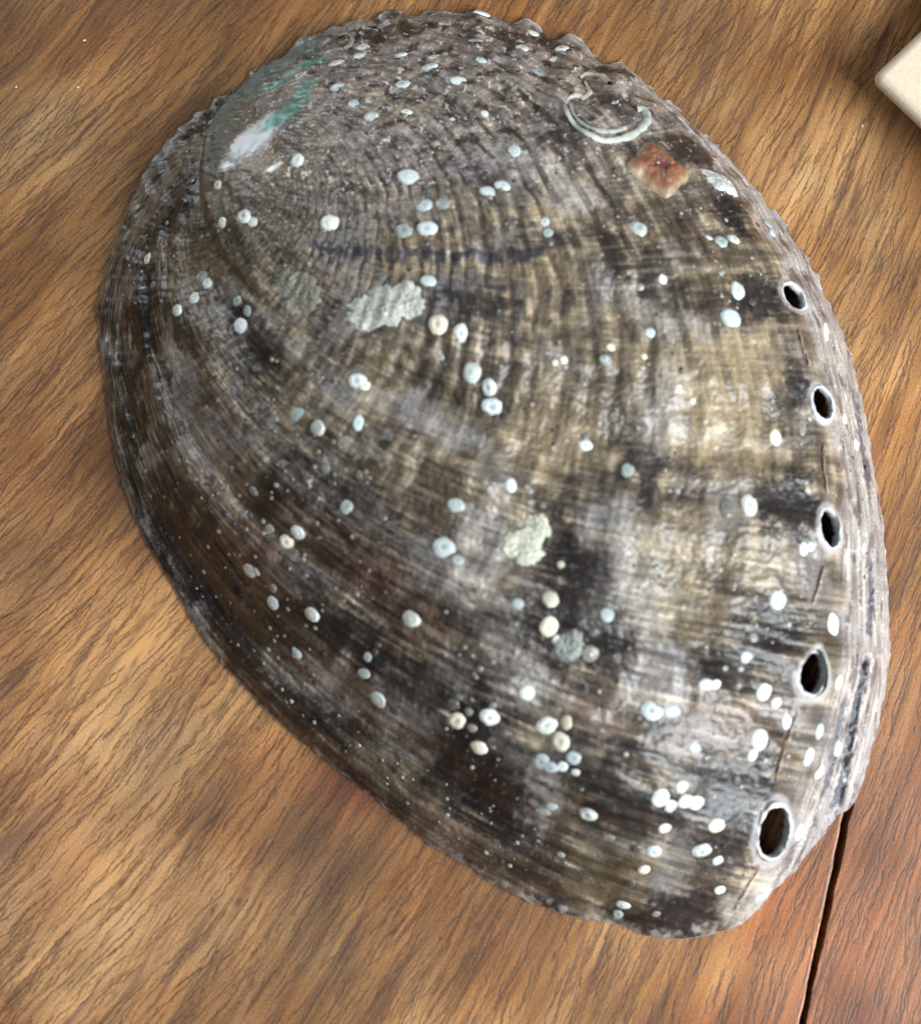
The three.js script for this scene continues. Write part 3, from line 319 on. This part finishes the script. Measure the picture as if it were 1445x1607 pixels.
    for (const o of scars) { const e = ell(o, x, z); if (e < 1.3) mixTo(e < 0.25 ? [64, 40, 38] : [196, 170, 162], 0.6 * smooth(1.25, 0.6, e + 0.3 * noise(x * 1.4, z * 1.4))); }
    for (let h = 0; h < HOLES.length; h++) { if (Math.abs(x - HOLES[h][0]) < 8 && Math.abs(z - HOLES[h][1]) < 9) { const e = holeShape[h](x, z); mixTo([172, 168, 167], 0.7 * smooth(1.6, 1.35, e + 0.15 * streak)); } }
    // worn pale edge
    mixTo([158, 150, 150], 0.7 * smooth(0.975, 0.995, rho + 0.02 * noise(x * 0.9, z * 0.9)) * smooth(-0.5, 0.3, noise(x * 0.7, z * 0.7)) * (0.25 + 0.75 * smooth(-40, 10, x + 0.3 * z)));
    col[at] = clamp(C[0], 0, 255); col[at + 1] = clamp(C[1], 0, 255); col[at + 2] = clamp(C[2], 0, 255); col[at + 3] = 255;
    const hgt = 0.5 + 0.16 * streak + (0.10 - 0.08 * newer) * cord + 0.12 * noise(x * 3.2, z * 3.2) + 0.08 * noise(x * 6.5, z * 6.5) + 0.2 * grains - bite;
    bump[at] = bump[at + 1] = bump[at + 2] = lerp(hgt, 0.55, 0.8 * shine); bump[at + 3] = 1;
    const ro = clamp(lerp(0.37 + 0.08 * lump + 0.12 * noise(x * 2, z * 2) + 0.2 * grains, 0.18, shine)) * 255; rough[at] = rough[at + 1] = rough[at + 2] = ro; rough[at + 3] = 255;
  }
  shellMaterial = new THREE.MeshPhysicalMaterial({ map: dataTexture(col, STW, STH, true), bumpMap: dataTexture(bump, STW, STH), bumpScale: 0.00016, roughnessMap: dataTexture(rough, STW, STH), roughness: 1, specularIntensity: 0.5, clearcoat: 0.34, clearcoatRoughness: 0.33 });
}

// ---------------------------------------------------------------- the shell
const shell = new THREE.Group(); shell.name = 'abalone_shell'; scene.add(shell);
shell.userData = { label: 'dark mottled abalone shell with a row of holes and white barnacles', category: 'shell' };
{
  const NA = 1400, rhos = []; for (let k = 1; k <= 330; k++) rhos.push(Math.sin((k / 330) * Math.PI / 2) * 0.35 + 0.65 * k / 330);
  const pos = new Float32Array((1 + NA * rhos.length) * 3), uv = new Float32Array((1 + NA * rhos.length) * 2), inside = new Uint8Array(1 + NA * rhos.length), idx = [];
  const put = (k, x, z) => {
    for (let h = 0; h < HOLES.length; h++) if (Math.abs(x - HOLES[h][0]) < 6 && Math.abs(z - HOLES[h][1]) < 7) {
      const e = holeShape[h](x, z), E = 1.16; if (e < E) inside[k] = 1;
      if (Math.abs(e - E) < 0.12) { x = HOLES[h][0] + (x - HOLES[h][0]) * E / e; z = HOLES[h][1] + (z - HOLES[h][1]) * E / e; inside[k] = 2; }
    }
    pos[k * 3] = x * MM; pos[k * 3 + 1] = surface(x, z) * MM; pos[k * 3 + 2] = z * MM; uv[k * 2] = (x - SX0) / SWX; uv[k * 2 + 1] = (z - SZ0) / SWZ;
  };
  put(0, POLE[0], POLE[1]);
  for (let j = 0; j < rhos.length; j++) for (let i = 0; i < NA; i++) {
    const t = -Math.PI + i / NA * 2 * Math.PI, top = smooth(-2.7, -2.2, t) * smooth(-0.2, -0.7, t), edge = smooth(0.9, 1, rhos[j]) * (0.3 * noise(i * 0.09, 1) + 0.22 * noise(i * 0.2, 5) + 0.1 * noise(i * 0.6, 9) + top * (0.85 * noise(i * 0.075, 11) + 0.4 * noise(i * 0.19, 15))), R = rimAt(t) * rhos[j] + edge;
    put(1 + j * NA + i, POLE[0] + R * Math.cos(t), POLE[1] + R * Math.sin(t));
  }
  const tri = (a, b, c) => { if ((inside[a] && inside[b] && inside[c]) || inside[a] === 1 || inside[b] === 1 || inside[c] === 1) return; idx.push(a, b, c); };
  for (let i = 0; i < NA; i++) tri(0, 1 + (i + 1) % NA, 1 + i);
  for (let j = 0; j < rhos.length - 1; j++) for (let i = 0; i < NA; i++) { const a = 1 + j * NA + i, b = 1 + j * NA + (i + 1) % NA, c = a + NA, d = b + NA; tri(a, b, c); tri(b, d, c); }
  const g = new THREE.BufferGeometry();
  g.setAttribute('position', new THREE.BufferAttribute(pos, 3)); g.setAttribute('uv', new THREE.BufferAttribute(uv, 2)); g.setIndex(idx); g.computeVertexNormals();
  mesh('shell_back', g, shellMaterial, shell);
  // the thin edge: down to the table and back up as the lining
  const last = 1 + (rhos.length - 1) * NA, ep = [], ei = [], steps = [[0, 0], [0.12, -0.3], [0.05, -0.62], [-0.5, -0.66], [-1.6, -0.2], [-3, 0.8]];
  for (let s = 0; s < steps.length; s++) for (let i = 0; i < NA; i += 2) {
    const t = -Math.PI + i / NA * 2 * Math.PI, x = pos[(last + i) * 3], y = pos[(last + i) * 3 + 1], z = pos[(last + i) * 3 + 2];
    ep.push(x + steps[s][0] * Math.cos(t) * MM, Math.max(0.08 * MM, s < 4 ? y + steps[s][1] * MM * (y / MM / 0.9) : y + steps[s][1] * MM), z + steps[s][0] * Math.sin(t) * MM);
  }
  const m = NA / 2;
  for (let s = 0; s < steps.length - 1; s++) for (let i = 0; i < m; i++) { const a = s * m + i, b = s * m + (i + 1) % m; ei.push(a, b, a + m, b, b + m, a + m); }
  const eg = new THREE.BufferGeometry(); eg.setAttribute('position', new THREE.Float32BufferAttribute(ep, 3)); eg.setIndex(ei); eg.computeVertexNormals();
  mesh('shell_edge', eg, new THREE.MeshPhysicalMaterial({ color: new THREE.Color('rgb(158,150,152)'), roughness: 0.35 }), shell);
}
// the rolled lips of the open holes
{
  const lip = new THREE.MeshPhysicalMaterial({ color: new THREE.Color('rgb(202,204,205)'), roughness: 0.38 });
  const prof = [[1.4, -0.45], [1.27, 0.0], [1.19, 0.24], [1.12, 0.33], [1.06, 0.3], [1.02, 0.15], [1.0, -0.15], [1.0, -0.7], [1.06, -1.3], [1.5, -1.8], [2.2, -2.0]];
  HOLES.forEach(([cx, cz, rx, rz, rot, tear], h) => {
    const N = 72, P = [], I = [], nv = normalAt(cx, cz, 2.5).multiplyScalar(0.8).add(new THREE.Vector3(0, 0.2, 0)).normalize();
    for (let s = 0; s < prof.length; s++) for (let i = 0; i < N; i++) {
      const a = i / N * 2 * Math.PI, k = 1 / holeShape[h](cx + Math.cos(a) * 0.5, cz + Math.sin(a) * 0.5) * 0.5, grow = prof[s][0] > 1 ? (1 + (prof[s][0] - 1) * Math.min(1, 2.0 / (k * 1.0)) * 1.0) : prof[s][0];
      const e = k * grow * (1 + 0.07 * noise(i * 0.25 + h * 9, s * 0.25)), x = cx + Math.cos(a) * e, z = cz + Math.sin(a) * e, o = prof[s][1] * (1 + 0.25 * noise(i * 0.2, h * 5)) * (rz > 2.6 ? 1 : 0.75);
      const y0 = s < 1 ? surface(x, z) : broad(x, z) + 0.9;
      P.push((x + nv.x * o) * MM, (y0 + nv.y * o) * MM, (z + nv.z * o) * MM);
    }
    for (let s = 0; s < prof.length - 1; s++) for (let i = 0; i < N; i++) { const a = s * N + i, b = s * N + (i + 1) % N; I.push(a, a + N, b, b, a + N, b + N); }
    const g = new THREE.BufferGeometry(); g.setAttribute('position', new THREE.Float32BufferAttribute(P, 3)); g.setIndex(I); g.computeVertexNormals();
    mesh('hole_rim', g, lip, shell);
  });
}
// barnacles: low domes with a ringed top, each its own
const crustCol = (r, g, b, rough = 0.55) => new THREE.MeshPhysicalMaterial({ color: new THREE.Color(`rgb(${r},${g},${b})`), roughness: rough, vertexColors: true });
{
  function dome(seedNo, pit) {
    const rings = 10, N = 24, P = [], I = [], K = pit ? [0.66, 0.65, 0.62] : [0.86, 0.86, 0.84];
    P.push(0, pit ? 0.26 : 0.4, 0);
    for (let s = 1; s <= rings; s++) for (let i = 0; i < N; i++) {
      const a = i / N * 2 * Math.PI, t = s / rings, wob = 1 + 0.09 * noise(Math.cos(a) * 1.1 + seedNo * 7, Math.sin(a) * 1.1 + 3) + 0.025 * noise(Math.cos(a) * 3 + seedNo, Math.sin(a) * 3);
      let y = 0.5 * Math.pow(Math.max(0, 1 - t * t * 0.98), 0.7) - 0.1 + (pit ? -0.16 * Math.exp(-((t / 0.25) ** 2)) + 0.04 * Math.sin(t * 15) : 0.02 * Math.sin(t * 11)) + 0.06 * noise(Math.cos(a) * t * 2.2 + seedNo * 3, Math.sin(a) * t * 2.2);
      if (s === rings) y = -0.35;
      P.push(Math.cos(a) * t * wob, y, Math.sin(a) * t * wob);
      const tone = (pit ? lerp(0.66, 1, smooth(0.12, 0.34, t)) : 1) * 0.93 + 0.07 * Math.sin(t * 13 + seedNo) + 0.1 * noise(Math.cos(a) * t * 3 + seedNo * 5, Math.sin(a) * t * 3 + 9); K.push(tone, tone, tone * (0.97 + 0.04 * noise(a, seedNo)));
    }
    for (let i = 0; i < N; i++) I.push(0, 1 + (i + 1) % N, 1 + i);
    for (let s = 0; s < rings - 1; s++) for (let i = 0; i < N; i++) { const a = 1 + s * N + i, b = 1 + s * N + (i + 1) % N; I.push(a, b, a + N, b, b + N, a + N); }
    const g = new THREE.BufferGeometry(); g.setAttribute('position', new THREE.Float32BufferAttribute(P, 3)); g.setAttribute('color', new THREE.Float32BufferAttribute(K, 3)); g.setIndex(I); g.computeVertexNormals(); return g;
  }
  const shapes = [0, 1, 2, 3, 4, 5, 6, 7].map((k) => dome(k + 1, k % 2 === 0));
  const MATS = { w: [crustCol(228, 231, 226, 0.35), crustCol(212, 217, 214, 0.3), crustCol(196, 203, 202, 0.3), crustCol(222, 228, 230, 0.28)], c: [crustCol(238, 232, 214, 0.45), crustCol(230, 224, 204, 0.45)], b: [crustCol(196, 210, 213, 0.28), crustCol(172, 184, 185, 0.28), crustCol(206, 216, 218, 0.3), crustCol(158, 167, 166, 0.3)], g: [crustCol(112, 110, 106, 0.2), crustCol(86, 84, 82, 0.16), crustCol(136, 132, 124, 0.25)] };
  BARNACLES.forEach(([x, z, rx, rz, k]) => {
    const o = mesh('barnacle', shapes[Math.floor(rnd() * shapes.length)], MATS[k][Math.floor(rnd() * MATS[k].length)], shell);
    const [y, n] = seat(x, z, Math.max(0.6, 0.9 * Math.min(rx, rz))), q = new THREE.Quaternion().setFromUnitVectors(new THREE.Vector3(0, 1, 0), n);
    o.quaternion.copy(q); const small = Math.min(rx, rz); o.position.set(x * MM, (y - 0.03 * small) * MM, z * MM);
    o.scale.set(rx * MM * 1.12, small * MM * (k === 'b' ? 0.6 : k === 'g' ? 0.85 : 0.8), rz * MM * 1.12);
  });
  // very small domes between them, too many to pick apart
  const tiny = [], place = new THREE.Matrix4(); const base = dome(11, false);
  const geoms = [];
  for (let i = 0; i < 1500; i++) {
    const t = rnd() * 2 * Math.PI, rho = Math.sqrt(rnd()) * 0.94, x = POLE[0] + rimAt(t - Math.PI) * rho * Math.cos(t - Math.PI), z = POLE[1] + rimAt(t - Math.PI) * rho * Math.sin(t - Math.PI);
    if (fbm(x * 0.06 + 3, z * 0.06, 2) < -0.1 || holeShape.some((f) => f(x, z) < 2.2) || Math.hypot(x - NACRE[0][0], z - NACRE[0][1]) < 8) continue;
    const r = (0.2 + 0.36 * rnd() * rnd()) * MM, q = new THREE.Quaternion().setFromUnitVectors(new THREE.Vector3(0, 1, 0), normalAt(x, z));
    const g = base.clone(); g.applyMatrix4(place.compose(new THREE.Vector3(x * MM, surface(x, z) * MM, z * MM), q, new THREE.Vector3(r, r * 0.9, r))); geoms[rnd() < 0.55 ? 0 : 1] ??= []; (geoms[rnd() < 0.5 ? 0 : 1] ??= []).push(g);
  }
  const d = mesh('tiny_barnacles', mergeGeometries(geoms[0]), crustCol(70, 68, 66, 0.14), shell); d.userData = { kind: 'stuff' };
  const p = mesh('tiny_barnacles', mergeGeometries(geoms[1]), crustCol(158, 156, 148, 0.22), shell); p.userData = { kind: 'stuff' };
}
// flat growths that hug the shell
function crust(name, [cx, cz, rx, rz, rot], thick, material, opts = {}) {
  const rings = 22, N = 60, P = [], I = [], { square = 0, lump = 0.3, freq = 1.1, peak = 0, pit = 0, ragged = 0.16, tint } = opts, K = [], c = Math.cos(rot), s = Math.sin(rot);
  const n = normalAt(cx, cz, 2);
  for (let k = 0; k <= rings; k++) for (let i = 0; i < N; i++) {
    const a = i / N * 2 * Math.PI, t = k / rings, sq = square ? 1 / Math.pow(Math.abs(Math.cos(a)) ** square + Math.abs(Math.sin(a)) ** square, 1 / square) : 1;
    const R = t * sq * (1 + ragged * noise(Math.cos(a) * 1.6 + cx, Math.sin(a) * 1.6 + cz) + ragged * 0.6 * noise(Math.cos(a) * 5 + cz, Math.sin(a) * 5));
    const u = Math.cos(a) * R * rx, v = Math.sin(a) * R * rz, x = cx + u * c - v * s, z = cz + u * s + v * c;
    let o = thick * (1 - t ** 4) + thick * lump * (noise(x * freq, z * freq) + 0.6 * noise(x * freq * 2.4, z * freq * 2.4)) * (1 - t ** 3) + peak * Math.max(0, 1 - t) - pit * Math.exp(-((t / 0.22) ** 2));
    if (k === rings) o = -0.35;
    P.push((x + n.x * o) * MM, (surface(x, z) + n.y * o) * MM, (z + n.z * o) * MM);
    const m = 0.84 + 0.18 * noise(x * 1.3, z * 1.3) + 0.22 * noise(x * 3.6, z * 3.6); if (tint) K.push(...tint(t, x, z).map((v) => v * m)); else K.push(m, m, m);
  }
  for (let k = 0; k < rings; k++) for (let i = 0; i < N; i++) { const a = k * N + i, b = k * N + (i + 1) % N; I.push(a, b, a + N, b, b + N, a + N); }
  const g = new THREE.BufferGeometry(); g.setAttribute('position', new THREE.Float32BufferAttribute(P, 3)); g.setAttribute('color', new THREE.Float32BufferAttribute(K, 3)); g.setIndex(I); g.computeVertexNormals();
  return mesh(name, g, material, shell);
}
CRUST.forEach((e, i) => crust('crusty_growth', e, 0.28, i < 3 ? crustCol(198, 200, 190, 0.7) : crustCol(140, 136, 122, 0.75), { lump: 0.7, freq: 2.8, ragged: 0.36 }));
CRUST2.forEach((e, i) => crust('crusty_growth', e, 0.5, i < 2 ? crustCol(192, 192, 174, 0.7) : crustCol(138, 142, 136, 0.6), { lump: 0.35, freq: 2.2, ragged: 0.2 }));
SHIELD.forEach((e) => crust('flat_white_growth', e, 0.6, crustCol(200, 202, 194, 0.5), { square: 1.4, lump: 0.2 }));
MEMBRANE.forEach((e) => crust('thin_ring_growth', e, 0.3, crustCol(96, 94, 86, 0.35), { pit: 0.25 }));
LIMPET.forEach((e) => {
  const tint = (t, x, z) => { const n = 0.1 * noise(x * 0.9, z * 0.9), k = smooth(0.7, 1.0, t + n), c = smooth(0.42, 0.2, t + n); const base = [0.28, 0.12, 0.065], edge = [0.38, 0.29, 0.19], core = [0.15, 0.06, 0.045]; return base.map((v, i) => lerp(lerp(v, edge[i], k), core[i], c)); };
  const o = crust('orange_barnacle', e, 1.3, crustCol(255, 255, 255, 0.4), { square: 6, lump: 0.18, peak: 0.9, pit: 0.9, ragged: 0.06, freq: 1.0, tint }); o.userData.label = 'four sided orange barnacle with a dark middle';
});
// worm tubes cemented to the shell
function wormTube(pts, radius, material) {
  const curve = new THREE.CatmullRomCurve3(pts.map(([x, z]) => { const n = normalAt(x, z); return new THREE.Vector3((x + n.x * 0.2) * MM, (surface(x, z) + 0.1 * radius) * MM, (z + n.z * 0.2) * MM); }));
  const S = 60, N = 12, g = new THREE.TubeGeometry(curve, S, radius * MM, N, false), p = g.attributes.position;
  for (let i = 0; i <= S; i++) { const c = curve.getPointAt(i / S), k = (0.55 + 0.45 * smooth(0, 0.7, i / S)) * (1 + 0.22 * noise(i * 0.35, 3 + radius) + 0.1 * noise(i * 1.1, 7)); for (let j = 0; j <= N; j++) { const at = i * (N + 1) + j; p.setXYZ(at, c.x + (p.getX(at) - c.x) * k, c.y + (p.getY(at) - c.y) * k * 0.55 + 0.06 * MM * noise(i * 0.9, j), c.z + (p.getZ(at) - c.z) * k); } }
  const K = []; for (let at = 0; at < p.count; at++) { const m = 0.86 + 0.2 * noise(p.getX(at) * 900, p.getZ(at) * 900); K.push(m, m, m * 0.98); } g.setAttribute('color', new THREE.Float32BufferAttribute(K, 3));
  g.computeVertexNormals(); mesh('worm_tube', g, material, shell);
}
wormTube(WORM_LONG, 0.62, crustCol(182, 188, 180, 0.5)); wormTube(WORM_INNER, 0.38, crustCol(170, 172, 162, 0.5)); wormTube(WORM_SHORT, 0.5, crustCol(204, 196, 176, 0.55)); wormTube(WORM_CURL, 0.4, crustCol(196, 188, 168, 0.55));
wormTube(WORM_RIM, 0.35, crustCol(150, 150, 124, 0.5)); wormTube(WORM_HIGH, 0.4, crustCol(196, 192, 180, 0.55));

// ---------------------------------------------------------------- the cream box at the table's edge
{
  const g = new THREE.Group(); g.name = 'paper_box'; scene.add(g);
  g.userData = { label: 'cream paper covered box, only its corner in view on the wooden table', category: 'box' };
  const TW = 512, c = new Uint8Array(TW * TW * 4), b = new Float32Array(TW * TW * 4);
  for (let j = 0; j < TW; j++) for (let i = 0; i < TW; i++) {
    const at = (j * TW + i) * 4, x = i / TW * 30, z = j / TW * 30, f = noise(x * 3.1 + 2 * noise(x, z), z * 3.1) * 0.5 + noise(x * 7, z * 7 + 3) * 0.35 + noise(x * 1.1, z * 1.1) * 0.3, k = 1 + 0.045 * f;
    c[at] = clamp(210 * k, 0, 255); c[at + 1] = clamp(194 * k, 0, 255); c[at + 2] = clamp(168 * k, 0, 255); c[at + 3] = 255; b[at] = b[at + 1] = b[at + 2] = 0.5 + 0.3 * f; b[at + 3] = 1;
  }
  const mp = dataTexture(c, TW, TW, true), bm = dataTexture(b, TW, TW); for (const t of [mp, bm]) { t.wrapS = t.wrapT = THREE.MirroredRepeatWrapping; t.repeat.set(2, 2); }
  const paper = new THREE.MeshStandardMaterial({ map: mp, bumpMap: bm, bumpScale: 0.00012, roughness: 0.8 });
  const [k0, k1, k2] = CARD, a1 = Math.atan2(k1[1] - k0[1], k1[0] - k0[0]), a2 = Math.atan2(k2[1] - k0[1], k2[0] - k0[0]), mid = (a1 + a2) / 2, L = 60;
  g.position.set((k0[0] + Math.cos(mid) * L / Math.SQRT2) * MM, 0, (k0[1] + Math.sin(mid) * L / Math.SQRT2) * MM); g.rotation.y = -mid + Math.PI / 4;
  const lid = new RoundedBoxGeometry(L * MM, 3.4 * MM, L * MM, 5, 1.6 * MM); const li = mesh('lid', lid, paper, g); li.position.y = 7.7 * MM;
  const body = mesh('box_body', new RoundedBoxGeometry((L - 7) * MM, 6.0 * MM, (L - 7) * MM, 3, 0.5 * MM), paper, g); body.position.y = 3.02 * MM;
}
// pale grit lying on the wood
GRIT.forEach(([x, z], i) => {
  const s = (0.13 + 0.08 * rnd()) * MM, g = new THREE.IcosahedronGeometry(s, 1); g.scale(1.6, 0.7, 0.9); g.rotateY(rnd() * 6); g.setAttribute('color', new THREE.Float32BufferAttribute(new Float32Array(g.attributes.position.count * 3).fill(0.9), 3));
  const o = mesh(i ? 'sand_grain_' + String(i).padStart(3, '0') : 'sand_grain', g, crustCol(226, 214, 180, 0.3), scene); o.position.set(x * MM, s * 0.68, z * MM);
  o.userData = { label: 'tiny pale grain of grit lying on the bare wood', category: 'grit', group: 'grit grains on the table' };
});
renderer.render(scene, camera);
